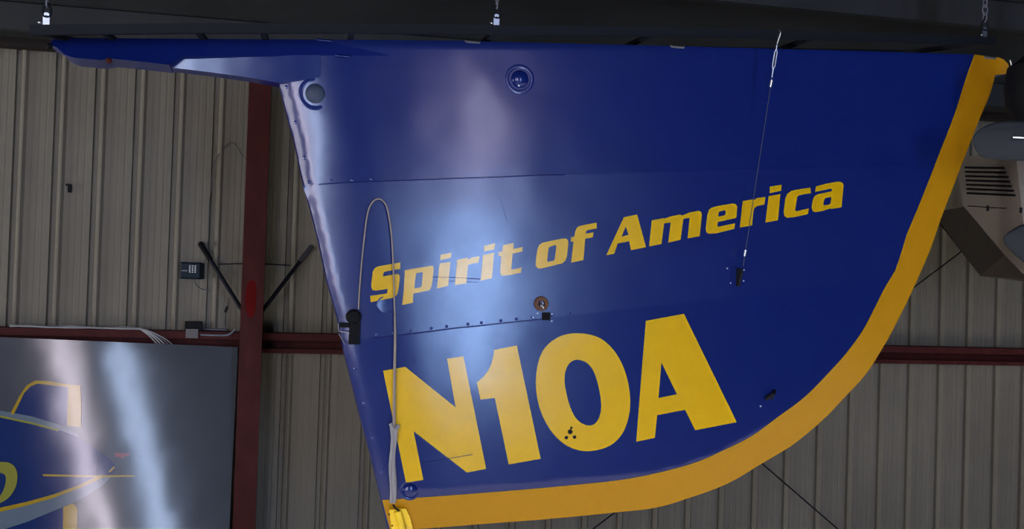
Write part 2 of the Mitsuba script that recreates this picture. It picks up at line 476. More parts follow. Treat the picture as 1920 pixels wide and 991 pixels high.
fin = Surface(fin_o, [1, 0, 0], [0, 0, 1], [0, -1, 0], fin_h)
tail_fin = thing('tail_fin', 'large dark blue airship tail fin with curved yellow edge hanging before the ribbed wall', 'airship fin')
skin_px = left_px + top_px[1:] + outer_c
part(tail_fin, 'skin', fin.drape(fin.poly(skin_px), step=.03, back=-.09), 'paint_blue', smooth=35)
band = fin.drape(fin.poly(inner_c[::-1] + outer_c), off=.0018, thick=.0016, step=.03)
part(tail_fin, 'edge_band', band, 'paint_ochre', smooth=35, label='curved ochre yellow edge band of the fin')
mid_px = seam1_px + [(1680, 447), (1668, 487), (1661, 508), (1650, 520)] + seam2_px[::-1][1:] + [(634, 597), (614, 527), (598, 450), (583, 393), (566, 349)]
part(tail_fin, 'skin_panel', fin.drape(fin.poly(mid_px[1:]), off=.0042, thick=.004, step=.03), 'paint_blue_satin', smooth=35)
# front of the root: the long strip that runs on to the left, an upper and a lower facet
strip_up = [(112, 80), (524, 80.5), (860, 83.5), (858, 113), (612, 110.5), (552, 110.5), (510, 112.5), (400, 115), (345, 116.5), (322, 133), (270, 127), (218, 122), (197, 125), (150, 121), (133, 115), (117, 100), (102, 93)]
U2 = Surface(fin_o, [1, 0, 0], [0, 0, 1], [0, -1, 0], lambda q: .106 - np.clip(.26 - .33 * q[:, 0], .06, .95) * (q[:, 1] - 1.24) - .012 * np.clip((q[:, 0] - .35) / .6, 0, 1) - .03 * np.clip(-q[:, 0] - .6, 0, 2) + .0012 * (meshkit.noise(np.c_[q * 6, q[:, :1]], 4) - .5))
part(tail_fin, 'root_strip', U2.drape(U2.poly(strip_up), step=.03, back=-.06), 'paint_blue', smooth=35)
strip_lo = [(318, 130), (338, 114), (400, 112), (510, 110), (552, 108), (600, 108), (600, 150), (524, 161), (470, 151), (400, 141), (320, 131)]
zc = flat.uv(450, 113)[1]
L2 = Surface(fin_o, [1, 0, 0], [0, 0, 1], [0, -1, 0], lambda q: .100 + .11 * (q[:, 1] - zc) - .035 * np.clip(.1 - q[:, 0], 0, 3) ** 1.5 + .003 * (meshkit.noise(np.c_[q * 8, q[:, :1]], 9) - .5))
part(tail_fin, 'lower_facet', L2.drape(L2.poly(strip_lo), step=.02, back=-.05), 'paint_blue', smooth=35)

# lettering
C1 = lambda p: crop(680, 440, 7.08, p)
C2 = lambda p: crop(800, 430, 7.62, p)
C3 = lambda p: crop(980, 410, 9.007, p)
C4 = lambda p: crop(1120, 390, 9.6, p)
C5 = lambda p: crop(1300, 350, 9.907, p)
C6 = lambda p: crop(1410, 335, 11.01, p)
CN = lambda p: crop(700, 640, 3.668, p)
C0 = lambda p: crop(880, 580, 3.304, p)
word = [
    ([C1([(470, 368), (470, 452), (375, 470), (300, 482), (268, 492), (252, 505), (245, 545), (255, 550), (380, 525), (440, 520), (463, 540), (463, 580), (450, 700), (435, 775), (410, 810), (370, 830), (85, 888), (78, 805),
          (180, 790), (285, 775), (300, 765), (305, 715), (150, 738), (110, 730), (92, 695), (92, 650), (112, 490), (135, 445), (180, 420)])], []),
    ([C1([(530, 470), (700, 440), (880, 412), (900, 420), (908, 450), (885, 650), (865, 715), (840, 735), (640, 775), (635, 895), (495, 925), (515, 750)])],
     [C1([(685, 508), (755, 495), (765, 510), (750, 670), (740, 690), (665, 708), (655, 690), (672, 540)])]),
    ([C2([(160, 365), (310, 335), (300, 410), (150, 440)]), C2([(145, 488), (295, 465), (265, 800), (105, 840)])], []),
    ([C2([(390, 435), (540, 405), (545, 432), (600, 402), (705, 385), (690, 478), (590, 492), (550, 510), (540, 550), (520, 765), (360, 795)])], []),
    ([C2([(770, 240), (925, 205), (915, 290), (765, 320)]), C2([(755, 370), (910, 335), (880, 695), (720, 730)])], []),
    ([C2([(1040, 230), (1185, 200), (1180, 285), (1312, 255), (1305, 318), (1170, 352), (1150, 565), (1180, 572), (1250, 555), (1298, 540), (1285, 618), (1100, 655), (1020, 660), (995, 620), (1010, 390), (970, 380), (972, 330), (1020, 318)])], []),
    ([C3([(250, 415), (400, 380), (580, 345), (650, 342), (685, 375), (690, 430), (665, 640), (640, 710), (590, 755), (240, 840), (185, 840), (148, 800), (145, 740), (170, 540), (200, 455)])],
     [C3([(380, 480), (470, 450), (490, 470), (480, 560), (460, 690), (440, 712), (350, 730), (338, 715), (345, 620), (360, 510)])]),
    ([C3([(1160, 78), (1165, 175), (1000, 205), (985, 225), (980, 262), (1110, 238), (1095, 325), (970, 345), (940, 700), (735, 745), (775, 395), (728, 395), (735, 320), (790, 305), (805, 220), (830, 165), (870, 135), (960, 115)])], []),
    ([C4([(375, 180), (610, 130), (768, 710), (500, 765), (470, 605), (265, 645), (205, 825), (60, 855)])], [C4([(410, 345), (455, 490), (335, 525)])]),
    ([C4([(870, 235), (1080, 195), (1090, 205), (1200, 165), (1370, 130), (1405, 150), (1540, 95), (1700, 65), (1745, 85), (1758, 140), (1720, 515), (1505, 555), (1540, 190), (1430, 210), (1380, 580), (1160, 630), (1205, 275), (1090, 290), (1040, 655), (820, 698)])], []),
    ([C5([(200, 410), (300, 380), (600, 328), (655, 345), (680, 390), (665, 580), (640, 600), (320, 670), (315, 740), (330, 755), (640, 690), (625, 795), (300, 875), (160, 885), (115, 860), (100, 800), (130, 540), (160, 445)])],
     [C5([(345, 480), (450, 455), (470, 475), (455, 545), (335, 568), (330, 555)])]),
    ([C5([(780, 285), (965, 255), (980, 270), (1040, 230), (1195, 210), (1175, 350), (1040, 380), (990, 420), (975, 480), (950, 730), (725, 772)])], []),
    ([C6([(205, 190), (445, 150), (435, 275), (200, 325)]), C6([(180, 385), (420, 340), (370, 875), (115, 920)])], []),
    ([C6([(640, 275), (850, 235), (1030, 210), (1045, 325), (900, 345), (800, 370), (765, 395), (720, 670), (740, 690), (1000, 630), (985, 735), (960, 755), (700, 810), (560, 825), (505, 790), (485, 720), (520, 430), (560, 340)])], []),
    ([C6([(1145, 185), (1350, 130), (1600, 85), (1680, 105), (1710, 160), (1665, 610), (1450, 645), (1435, 632), (1300, 680), (1130, 710), (1080, 690), (1055, 620), (1080, 460), (1110, 390), (1180, 345), (1440, 290), (1470, 270), (1475, 245), (1440, 232), (1125, 300)])],
     [C6([(1330, 425), (1450, 400), (1455, 430), (1440, 530), (1410, 555), (1310, 570), (1295, 550), (1305, 480)])]),
    ([CN([(55, 190), (205, 163), (545, 437), (487, 108), (598, 92), (752, 853), (622, 878), (262, 600), (328, 928), (210, 948)])], []),
    ([C0([(130, 243), (270, 215), (415, 905), (220, 940), (135, 535), (48, 545), (25, 440), (60, 412), (95, 370), (115, 325), (128, 275)])], []),
    ([chaikin(C0([(655, 136), (770, 160), (850, 225), (910, 315), (950, 430), (966, 560), (950, 675), (910, 765), (835, 835), (700, 866), (590, 840), (500, 770), (435, 670), (395, 560), (382, 430), (400, 305), (445, 215), (540, 150)]))],
     [chaikin(C0([(650, 301), (705, 322), (745, 380), (773, 480), (787, 580), (778, 645), (748, 696), (700, 706), (640, 675), (598, 605), (569, 500), (558, 410), (576, 340), (612, 305)]))]),
    ([C0([(1057, 65), (1290, 22), (1612, 683), (1358, 732), (1297, 608), (1127, 640), (1112, 778), (998, 802)])], [C0([(1153, 320), (1247, 513), (1135, 535)])]),
]
for i, (outs, holes) in enumerate(word):
    big = i >= 15
    ms = [fin.drape(fin.poly(o), [fin.poly(h) for h in holes], off=.0056 if not big else .0022, thick=.0014 if not big else .002, step=.03 if big else .02) for o in outs]
    part(tail_fin, 'letter', cat(ms), 'paint_yellow', smooth=35)

# rivets along the lap seams
for line_px, n, a, b in ((seam2_px, 12, .04, .40), (seam1_px, 4, .0, .12)):
    ln = LineString(fin.poly(line_px))
    for k in range(n):
        q = np.array(ln.interpolate(a + (b - a) * (k + .4 + .3 * rng.random()) / n, normalized=True).coords[0]) + [0, .014]
        c = fin.world(q, .0042)[0]
        part(tail_fin, 'rivet', lathe([(0, .0011), (.004, .0008), (.007, .0004), (.009, 0)], c, [0, -1, 0], 12), 'paint_blue', smooth=60)
for k in range(12):                                            # rivets down the left edge
    q = np.array(left_line.interpolate(.12 + .07 * k, normalized=True).coords[0]) + [.035, 0]
    part(tail_fin, 'rivet', lathe([(0, .0015), (.004, .0012), (.008, .0005), (.011, 0)], fin.world(q, 0)[0], [0, -1, 0], 12), 'paint_blue', smooth=60)


for line, r in (([(692, 632.5), (720, 629.5), (760, 624.5), (800, 619.5), (845, 613.5), (890, 609), (930, 604.5), (985, 599), (1010, 596)], .0042), ([(596, 348), (640, 346), (700, 343.5), (800, 339.5), (860, 337), (925, 335), (1000, 332), (1050, 331)], .0038),
                ([(930, 372), (937, 395), (945, 420)], .0016), ([(786, 861), (820, 856), (880, 846)], .002), ([(806, 519), (850, 520), (893, 523)], .003), ([(806, 526), (850, 527), (890, 529)], .002)):
    part(tail_fin, 'seam', tube(spline([fin.point(x, y, .003 if y < 660 else .001) for x, y in line], 3), r, 8), 'paint_blue', smooth=60)


def cap(px, py, r, hgt, m='paint_blue', flange=1.7):
    c = fin.point(px, py, .0005)
    k = part(tail_fin, 'inspection_ring', lathe([(r * flange * .74, .0), (r * flange * .80, .0012), (r * flange * .94, .0012), (r * flange, 0)], c, [0, -1, 0], 40), 'paint_blue', smooth=40)
    prof = [(0, hgt)] + [(r * math.sin(t), hgt * math.cos(t) ** .8) for t in np.linspace(.15, 1.45, 9)] + [(r * 1.0, .001), (r * 1.0, -.004)]
    k = part(tail_fin, 'domed_cap', lathe(prof, c, [0, -1, 0], 36), m, smooth=45)
    return c


bsdf('cap_grey', (0.02, 0.032, 0.06), 0.5, 0.4)
c = cap(590, 180, .054, .016, 'cap_grey')
for dx, dz in ((-.017, .004), (.008, .016), (.013, -.012)):
    part(tail_fin, 'cap_screw', lathe([(0, .004), (.005, .003), (.006, 0)], c + [dx, -.0185, dz], [0, -1, 0], 10), 'grey_steel', smooth=40)
cap(967, 154, .050, .034)
part(tail_fin, 'cap_screw', lathe([(0, .005), (.006, .004), (.007, 0)], fin.point(964, 167, .022), [0, -1, 0], 10), 'chrome', smooth=40)
cap(765, 913, .042, .018, flange=1.3)
part(tail_fin, 'flush_cap', lathe([(0, .0022), (.040, .0022), (.043, .0034), (.048, .0034), (.051, .002), (.052, 0)], fin.point(720, 570, .0022), [0, -1, 0], 36), 'paint_blue', smooth=40)

# rusty ring bolt at the end of the lower seam
c = fin.point(1006, 568, .003)
part(tail_fin, 'rusty_washer', lathe([(.018, .0), (.018, .016), (.022, .020), (.036, .020), (.042, .014), (.042, 0)], c, [0, -1, 0], 28), 'rust_brown', smooth=40, label='rusty round washer')
part(tail_fin, 'eye_bolt', cat([ring(c + [0, -.022, -.012], [1, 0, .4], .020, .006), tube([c + [0, 0, 0], c + [0, -.025, 0]], .009)]), 'brushed_steel', smooth=40)
c2 = fin.point(1015, 590, .002)
part(tail_fin, 'fixing_plate', box(c2[0] - .022, c2[0] + .024, c2[1] - .012, c2[1] + .002, c2[2] - .026, c2[2] + .018), 'black_matte')
for dx, dz in ((-.075, -.012), (-.05, .012), (.036, -.03), (.036, .01)):
    part(tail_fin, 'plate_bolt', lathe([(0, .006), (.005, .005), (.007, 0)], c2 + [dx, 0, dz], [0, -1, 0], 10), 'brushed_steel', smooth=40)

# black hinge bracket on the left edge, with a wire loop
c = fin.point(660, 592, 0)
hb = cat([lathe([(0, .062), (.030, .060), (.040, .048), (.041, -.004)], c, [0, -1, 0], 24), box(c[0] - .02, c[0] + .035, c[1] - .05, c[1] + .003, c[2] - .15, c[2] - .02), box(c[0] - .075, c[0] - .01, c[1] - .03, c[1] + .02, c[2] - .06, c[2] - .035)])
part(tail_fin, 'hinge_bracket', hb, 'black_matte', label='black hinge bracket on the slanting edge')
lp = [fin.point(x, y, .045) for x, y in ((632, 604), (634, 618), (643, 619), (653, 622), (657, 630), (656, 640))]
part(tail_fin, 'wire_loop', cat([tube(spline(lp, 5), .0035, 6), tube([fin.point(633, 623, .045), fin.point(644, 642, .045)], .0035, 6)]), 'brushed_steel', smooth=50)

# horn bracket that the brace cable pulls on
c = fin.point(1368, 518, .002)
part(tail_fin, 'horn_bracket', hull([c + d for d in ([-.006, 0, .05], [-.006, 0, -.058], [.006, 0, .05], [.006, 0, -.058], [-.006, -.07, .045], [.006, -.07, .045], [-.006, -.07, .02], [.006, -.07, .02], [-.006, -.03, -.058], [.006, -.03, -.058])]), 'black_steel')
part(tail_fin, 'bracket_plate', box(c[0] - .05, c[0] + .045, c[1] - .004, c[1] + .001, c[2] - .055, c[2] + .062), 'paint_blue')
for x, y in ((1350, 503), (1356, 530), (1380, 526), (1381, 506)):
    part(tail_fin, 'bracket_bolt', lathe([(0, .007), (.005, .006), (.008, 0)], fin.point(x, y, .002), [0, -1, 0], 10), 'brushed_steel', smooth=40)
c = fin.point(1428, 738, .0)
part(tail_fin, 'tie_bracket', cat([tube([c + [-.03, -.012, -.02], c + [.012, -.03, .012], c + [.03, -.005, .03]], .012, 8), box(c[0] - .012, c[0] + .025, c[1] - .008, c[1] + .002, c[2] - .02, c[2] + .01)]), 'black_steel', smooth=30, label='small dark bracket near the curved edge')
part(tail_fin, 'bracket_bolt', lathe([(0, .007), (.005, .006), (.008, 0)], fin.point(1412, 757, .0), [0, -1, 0], 10), 'brushed_steel', smooth=40)
for x, y, r in ((1060, 804, .014), (1053, 815, .010), (1068, 814, .010), (1062, 797, .007)):
    part(tail_fin, 'eyelet', lathe([(0, .004), (r * .8, .0035), (r, 0)], fin.point(x, y, .0022), [0, -1, 0], 10), 'black_steel', smooth=40)
# yellow foot fitting at the lowest tip
foot_px = [(727, 949), (757, 946), (765, 962), (776, 1003), (735, 1003)]
fp = fin.drape(fin.poly(foot_px), off=.03, thick=.03, step=.05)
part(tail_fin, 'foot_fitting', fp, 'paint_bright_yellow', label='bright yellow fitting at the lowest tip of the fin')
part(tail_fin, 'foot_fitting', tube([fin.point(742, 950, .035), fin.point(756, 1003, .035)], .022, 10), 'paint_bright_yellow', smooth=50)
for x, y in ((727, 958), (748, 952), (733, 980), (757, 980)):
    part(tail_fin, 'foot_screw', lathe([(0, .003), (.003, .0025), (.0045, 0)], fin.point(x, y, .031), [0, -1, 0], 10), 'black_steel', smooth=40)
# bits along the root
for x, y in ((880, 86), (1258, 95), (1840, 113), (606, 82.5), (640, 112)):
    c = fin.point(x, y, .004)
    part(tail_fin, 'edge_clip', tube([c + [-.04, 0, .004], c + [-.036, -.008, -.002], c + [.036, -.008, -.002], c + [.04, 0, .004]], .007, 8), 'cable_grey' if x > 700 else 'paint_blue', smooth=50)
c = fin.point(1876, 132, .0)
part(tail_fin, 'tip_hook', cat([tube([c + [.0, -.02, .05], c + [.012, -.02, .02], c + [.008, -.02, -.015], c + [-.012, -.02, -.025]], .006, 8)]), 'chrome', smooth=50)
for x, y in ((104, 98), (214, 126)):
    c = U2.point(x, y, .01)
    part(tail_fin, 'edge_knob', trimesh.creation.icosphere(2, .016).apply_translation(c - [0, 0, .002]), 'black_matte' if x < 150 else 'red_steel', smooth=True)

# ================================================================== the frame it hangs from
hf = thing('hanging_frame', 'long black steel ladder frame above the blue fin', 'hanging frame')
RY = 5.70
rail_px = [(58, 57), (350, 53.5), (640, 53.5), (960, 57), (1280, 60), (1580, 68), (1862, 78)]
rp = np.array([at(x, y, RY) for x, y in rail_px])
zmean = rp[:, 2]
ms = []
part(hf, 'front_rail', cat([bar(a, b + (b - a) * .002, .045, .046) for a, b in zip(rp[:-1], rp[1:])] + [bar(a + [0, -.02, -.026], b + [0, -.02, -.026], .012, .006) for a, b in zip(rp[:-1], rp[1:])]), 'black_steel')
RB = 6.22
rb = [np.array([p[0], RB, p[2] + .02]) for p in (rp[0] + [.12, 0, 0], rp[3], rp[-1] - [.12, 0, 0])]
part(hf, 'rear_rail', cat([bar(a, b, .045, .04) for a, b in zip(rb[:-1], rb[1:])]), 'black_steel')
zrail = lambda x: np.interp(x, rp[:, 0], rp[:, 2])
for x0, y0, x1 in ((75, 66, .25), (192, 64, .05), (370, 62, .04), (492, 60, .03), (660, 60, .02), (930, 62, 0), (1228, 66, -.03), (1530, 75, -.02), (1848, 84, -.28)):
    a = at(x0, y0, RY); a[2] = zrail(a[0]) - .008
    b = np.array([a[0] + x1, RB, np.interp(a[0] + x1, [q[0] for q in rb], [q[2] for q in rb])])
    part(hf, 'crossbar', bar(a, b, .03, .025), 'black_steel')
# hangers: eye plate, shackle and chain up to the roof
link = ring(np.zeros(3), [1, 0, 0], .017, .0045, 16, 6)
link.apply_scale([1, 1, 1.7])
link_shape = mikit.ply(link, 'cable_grey', smooth=True)
for px, nm, lab in ((86, 'chain_hanger', 'short chain and dark shackle above the end of the frame over the tan wall'), (930, 'chain_hanger', 'bright eye plate and chain at the middle of the black frame'),
                    (1846, 'chain_hanger', 'chain and eye plate on the frame end above the yellow band')):
    x = at(px, 60, RY)[0]
    zb = zrail(x) + .0235
    hg = thing(nm, lab, 'chain', 'chains holding the black frame')
    pl = Polygon([(-.016, 0), (.016, 0), (.016, .05)] + [(.016 * math.cos(t), .05 + .016 * math.sin(t)) for t in np.linspace(.2, 3.0, 8)] + [(-.016, .05)], [[(.006 * math.cos(t), .045 + .006 * math.sin(t)) for t in np.linspace(0, 6.28, 12)[:-1]]])
    m = trimesh.creation.extrude_polygon(pl, .008)
    m.apply_transform(np.array([[1, 0, 0, x], [0, 0, 1, RY - .004], [0, 1, 0, zb], [0, 0, 0, 1.0]])); m.fix_normals()
    part(hg, 'eye_plate', m, 'brushed_steel')
    part(hg, 'nut', trimesh.creation.icosphere(1, .010).apply_translation((x - .028, RY - .012, zb + .011)), 'chrome', smooth=True)
    part(hg, 'shackle', tube(spline([(x - .013, RY, zb + .045), (x - .02, RY, zb + .07), (x - .012, RY, zb + .10), (x, RY, zb + .11), (x + .012, RY, zb + .10), (x + .02, RY, zb + .07), (x + .013, RY, zb + .045), (x - .013, RY, zb + .045)], 4), .006, 8), 'black_steel', smooth=50)
    z = zb + .125
    k = 0
    while z < roof_z(RY) + .01:
        part(hg, 'link', None, None, shape=link_shape, to_world=mi.ScalarTransform4f().translate([x, RY, z]).rotate([0, 0, 1], 90 * (k % 2)))
        z += .045; k += 1

# brace cable
bc = thing('brace_cable', 'thin steel cable with turnbuckle from the black frame to a bracket on the fin', 'cable')
P0 = at(1460, 66, RY - .03)
P0[2] = zrail(P0[0])
H = fin.point(1371, 500, .066)
def on_line(py):
    """The point of the cable at the picture height py."""
    lo, hi = 0.0, 1.0
    for _ in range(40):
        m_ = (lo + hi) / 2
        q = P0 + (H - P0) * m_ - CAM
        y = 495.5 - F * (q @ up) / (q @ fw)
        lo, hi = (m_, hi) if y < py else (lo, m_)
    return P0 + (H - P0) * lo
part(bc, 'wire', tube([P0, H], .0020, 6), 'grey_steel', smooth=50)
part(bc, 'hook', tube(spline([P0 + [0, -.0, .02], P0 + [.006, -.012, 0], on_line(82)], 4), .004, 6), 'brushed_steel', smooth=50)
a, b = on_line(90), on_line(132)
d, s1, s2 = frame_of(b - a)
s1 = np.array([1.0, 0, 0]) - d * d[0]; s1 /= np.linalg.norm(s1)
part(bc, 'turnbuckle', cat([tube([a, a + (b - a) * .2 + s1 * .008, a + (b - a) * .8 + s1 * .008, b], .0045, 8), tube([a, a + (b - a) * .2 - s1 * .008, a + (b - a) * .8 - s1 * .008, b], .0045, 8), tube([on_line(84), a + (b - a) * .15], .006, 8), tube([a + (b - a) * .85, on_line(145)], .0055, 8)]), 'brushed_steel', smooth=50)
part(bc, 'sleeve', tube([on_line(150), on_line(163)], .010, 10), 'chrome', smooth=50)
part(bc, 'sleeve', tube([on_line(468), on_line(480)], .009, 10), 'chrome', smooth=50)

# rope tied from the hinge bracket down to the foot
rp_ = thing('rope', 'thin tan rope looped over the fin edge and tied down to the lowest tip', 'rope')
path = [(669, 578, .03), (671, 540, .03), (676, 480, .03), (684, 410, .03), (692, 385, .03), (703, 376, .03), (714, 380, .03), (722, 396, .03), (729, 440, .03), (732.5, 500, .03), (735, 580, .03), (736, 630, .03), (735, 700, .03), (734, 800, .03)]
pts = spline([fin.point(*p) for p in path], 6)
part(rp_, 'cord', tube(pts, np.interp(np.arange(len(pts)), [0, len(pts) * .75, len(pts) * .85, len(pts)], [.0042, .0045, .0075, .009]), 7), 'rope_fibre', smooth=50)
bun = []
for dx, tw in ((-.010, 0), (.006, 1), (.0, 2)):
    q = [fin.point(733 + dx * 330 + 2.5 * math.sin(tw + k * 1.1) * (1 - k / 9), 794 + 17.5 * k, .03 + .008 * math.sin(k + tw)) for k in range(9)]
    bun.append(tube(spline(q, 3), .0105, 8))
bun.append(tube(spline([fin.point(728, 788, .03), fin.point(735, 800, .042), fin.point(742, 791, .03)], 4), .012, 8))
part(rp_, 'knot_bundle', cat(bun), 'rope_white', smooth=50, label='pale bundled end of the rope')
part(rp_, 'tie', tube(spline([fin.point(733, 938, .034), fin.point(738, 945, .045), fin.point(746, 951, .04), fin.point(749, 957, .034)], 4), .005, 6), 'black_steel', smooth=50)

# ================================================================== the sheet metal sign leaning at the lower left
a_top = at(0, 632, 8.43); b_top = at(445, 650, 8.43)
Vx = np.array([0, .13, 1.0]); Vx /= np.linalg.norm(Vx)                  # leans back against the girt
Ux = np.array([1.0, 0, 0])
Nx = np.cross(Ux, Vx); Nx = -Nx if Nx[1] > 0 else Nx
sign_o = np.array([a_top[0], 8.415, a_top[2]])
SIGN_TWIST = -.023


def sign_h(q):
    t = q[:, 0] - .3
    return SIGN_TWIST * t * (q[:, 1] + .5) + .0016 * (meshkit.fbm(np.c_[q * 3.0, np.zeros(len(q))], 2, 11) - .5)


sign = Surface(sign_o, Ux, Vx, Nx, sign_h)
ss = thing('painted_sign', 'grey sheet metal sign with a painted blue and yellow airship leaning beside the column', 'sign')
c0, c1 = sign.uv(-160, 632), sign.uv(446, 650)
bot = -sign_o[2] / Vx[2] + .012
part(ss, 'sheet', sign.drape([(c0[0], .003), (0, .003), (c1[0], c1[1]), (c1[0] - .01, bot), (c0[0], bot)], step=.03, thick=.006), 'silver_sheet', smooth=35)
ink = lambda name, px, m, lev: part(ss, name, sign.drape(sign.poly(px), off=.0016 * lev, thick=.0012, step=.03), m, smooth=35)
top_curve = [(-150, 765), (-60, 766), (0, 775), (60, 788), (110, 803), (150, 820), (183, 843), (205, 858), (216, 872)]
bot_curve = [(192, 893), (150, 914), (100, 932), (50, 946), (0, 957), (-60, 967), (-150, 974)]
ink('airship_belly', [(-150, 960), (0, 950), (100, 930), (192, 890), (208, 893), (195, 908), (150, 936), (100, 957), (50, 978), (10, 991), (-40, 1003), (-150, 1020)], 'print_silver', 1)
ink('lower_fin', [(10, 991), (50, 978), (122, 949), (119, 1010), (10, 1010)], 'print_blue', 2)
ink('lower_fin_edge', [(119, 950), (135, 943), (142, 946), (146, 954), (144, 1010), (118, 1010)], 'print_yellow', 3)
ink('airship_hull', top_curve + [(212, 888), (192, 893)] + bot_curve, 'print_blue', 2)
ink('hull_highlight', [(-150, 758), (-60, 760), (0, 769), (60, 780), (110, 795), (146, 812), (150, 820), (110, 805), (60, 791), (0, 779), (-150, 768)], 'print_silver', 3.4)
ink('hull_stripe', [(-150, 765), (0, 778), (60, 791), (110, 804), (110, 808), (60, 795), (0, 782), (-150, 770)], 'print_olive', 4)
ink('belly_stripe', [(-150, 966), (0, 951), (50, 940), (100, 926), (150, 908), (180, 893), (200, 891), (180, 901), (150, 914), (100, 933), (50, 947), (0, 959), (-150, 976)], 'print_yellow', 4)
ink('upper_fin', [(24, 776), (35, 755), (45, 735), (58, 722), (70, 718), (128, 724), (127, 795), (110, 797)], 'print_blue', 2.7)
ink('upper_fin_trim', [(20, 774), (38, 740), (50, 722), (66, 713), (90, 714), (130, 720), (130, 726), (90, 721), (70, 719), (58, 724), (46, 736), (26, 777)], 'print_yellow', 4.6)
ink('upper_fin_edge', [(128, 720), (151, 722), (153, 760), (152, 800), (126, 797)], 'print_yellow', 5)
ink('tail_plane', [(81, 888), (170, 890), (253, 890), (253, 893), (180, 894), (81, 892)], 'print_yellow', 5)
ink('tail_cone', [(206, 881), (214, 873), (216, 876), (208, 884), (203, 885)], 'print_yellow', 5)
ink('navigation_light', [(216, 848), (240, 849), (246, 852), (234, 855), (230, 860), (226, 856), (216, 856)], 'print_red', 1)
ink('hatch_mark', [(242, 858), (244, 853), (246, 854), (244, 861)], 'print_dark', 1)
ink('hatch_mark', [(262, 853), (266, 852), (266, 860), (263, 860)], 'print_dark', 1)
ink('rudder_line', [(180, 855), (182, 855), (181, 889), (179, 889)], 'print_dark', 4)
o_out = chaikin([(-70, 962), (-60, 890), (-30, 862), (0, 865), (20, 866), (33, 880), (33, 905), (24, 925), (8, 940), (-20, 950)], 2)
o_in = chaikin([(-40, 935), (-30, 895), (-10, 885), (5, 886), (12, 892), (10, 910), (2, 928), (-8, 934), (-20, 938)], 2)
part(ss, 'letter', sign.drape(sign.poly(o_out), [sign.poly(o_in)], off=.008, thick=.0012, step=.03), 'print_olive', smooth=35)

# ================================================================== small things on the wall at the left
w = lambda px, py, d=.0: at(px, py, WALL_Y - d)
kp = thing('keypad', 'dark teal keypad box with pale keys on the ribbed wall', 'keypad')
k0, k1 = w(337, 522, .12), w(377, 492, .12)
KY = WALL_Y - .12
body = hull([(x, y, z) for x in (k0[0] + .0, k1[0] + .02) for y in (WALL_Y - .002,) for z in (k0[2] + .004, k1[2] - .004)] + [(x, KY + .01, z) for x in (k0[0], k1[0]) for z in (k0[2], k1[2])] + [(x, KY, z) for x in (k0[0] + .01, k1[0] - .01) for z in (k0[2] + .01, k1[2] - .01)])
part(kp, 'body', body, 'keypad_teal')
kc = w(361, 504, .12)
for r in range(4):
    for q in range(3):
        x, z = kc[0] + (q - 1) * .02, kc[2] + (1.5 - r) * .0155
        part(kp, 'key', box(x - .0055, x + .0055, KY - .004, KY + .001, z - .0045, z + .0045), 'key_white')
lc = w(346, 507, .12)
part(kp, 'display', box(lc[0] - .022, lc[0] + .022, KY - .002, KY + .001, lc[2] - .005, lc[2] + .005), 'cable_grey')
cd = thing('cord', 'thin grey cord rising from the keypad and looping over a wall groove', 'cord')
pts = spline([w(x, y, .02) for x, y in ((384, 492), (389, 460), (391, 420), (392, 385), (396, 350), (401, 310), (412, 286), (425, 272), (432, 266), (442, 272), (452, 288), (462, 300))], 5)
part(cd, 'strand', tube(pts, .0028, 6), 'grey_steel', smooth=50)
cd2 = thing('cord', 'short dark cord hanging below the keypad', 'cord')
part(cd2, 'strand', tube(spline([w(364, 522, .06), w(366, 530, .04), w(372, 538, .02), w(380, 542, .012), w(392, 543, .01)], 5), .0028, 6), 'grey_steel', smooth=50)
hw = thing('wall_cable', 'level black cable clipped across the wall behind the column', 'cable')
part(hw, 'strand', tube([w(408, 495, .012), w(455, 494, .012), w(545, 497, .012)], .004, 6), 'black_steel', smooth=50)
for (x0, y0), lab in (((376, 457), 'dark steel brace rod left of the column'), ((583, 463), 'dark steel brace rod between the column and the fin')):
    br = thing('brace_rod', lab, 'brace')
    a = w(x0, y0, .05); b = np.array([cm + (-.012 if x0 < 400 else .012), CY + .06, w(472, 604, .4)[2]]); b = b + (a - b) * .06
    part(br, 'rod', tube([a, b], .016, 10), 'black_steel', smooth=50)
    part(br, 'end_clip', tube([a + (a - b) * .0 + [0, .044, 0], a, a + (b - a) * .22], .021, 10), 'black_matte' if x0 < 400 else 'grey_steel', smooth=50)
bk = thing('wall_bracket', 'small black bracket screwed to the tan wall high at the left', 'bracket')
q = w(130, 352, 0)
part(bk, 'plate', box(q[0] - .022, q[0] + .014, WALL_Y - .03, WALL_Y - .001, q[2] + .015, q[2] + .028), 'black_matte')
part(bk, 'arm', box(q[0] - .006, q[0] + .016, WALL_Y - .03, WALL_Y - .001, q[2] - .035, q[2] + .02), 'black_matte')
pc = thing('pull_chain', 'small dark chain hanging on the wall near the foot of the brace rod', 'chain')
pts = [w(x, y, .012) for x, y in ((430, 558), (427, 566), (427, 574), (425, 580), (422, 588), (422, 598), (422, 612))]
part(pc, 'cord', tube(pts, .003, 6), 'grey_steel', smooth=50)
part(pc, 'weight', tube([w(426, 574, .014), w(422, 585, .014)], .009, 8), 'black_steel', smooth=50)
jb = thing('junction_box', 'black junction box with beige lower face on the red girt', 'junction box')
q0, q1 = at(346, 621, gy), at(378, 603, gy)
part(jb, 'housing', box(q0[0], q1[0], gy + .0, gy + .10, gz1 + .001, q1[2]), 'black_matte')
q0, q1 = at(348, 633, gy), at(372, 621, gy)
part(jb, 'cover', box(q0[0], q1[0], gy - .02, gy - .0005, q0[2], gz1 + .02), 'beige_box')
wb = thing('wire_bundle', 'white wires lying along the red girt and dropping behind the sign', 'wires')
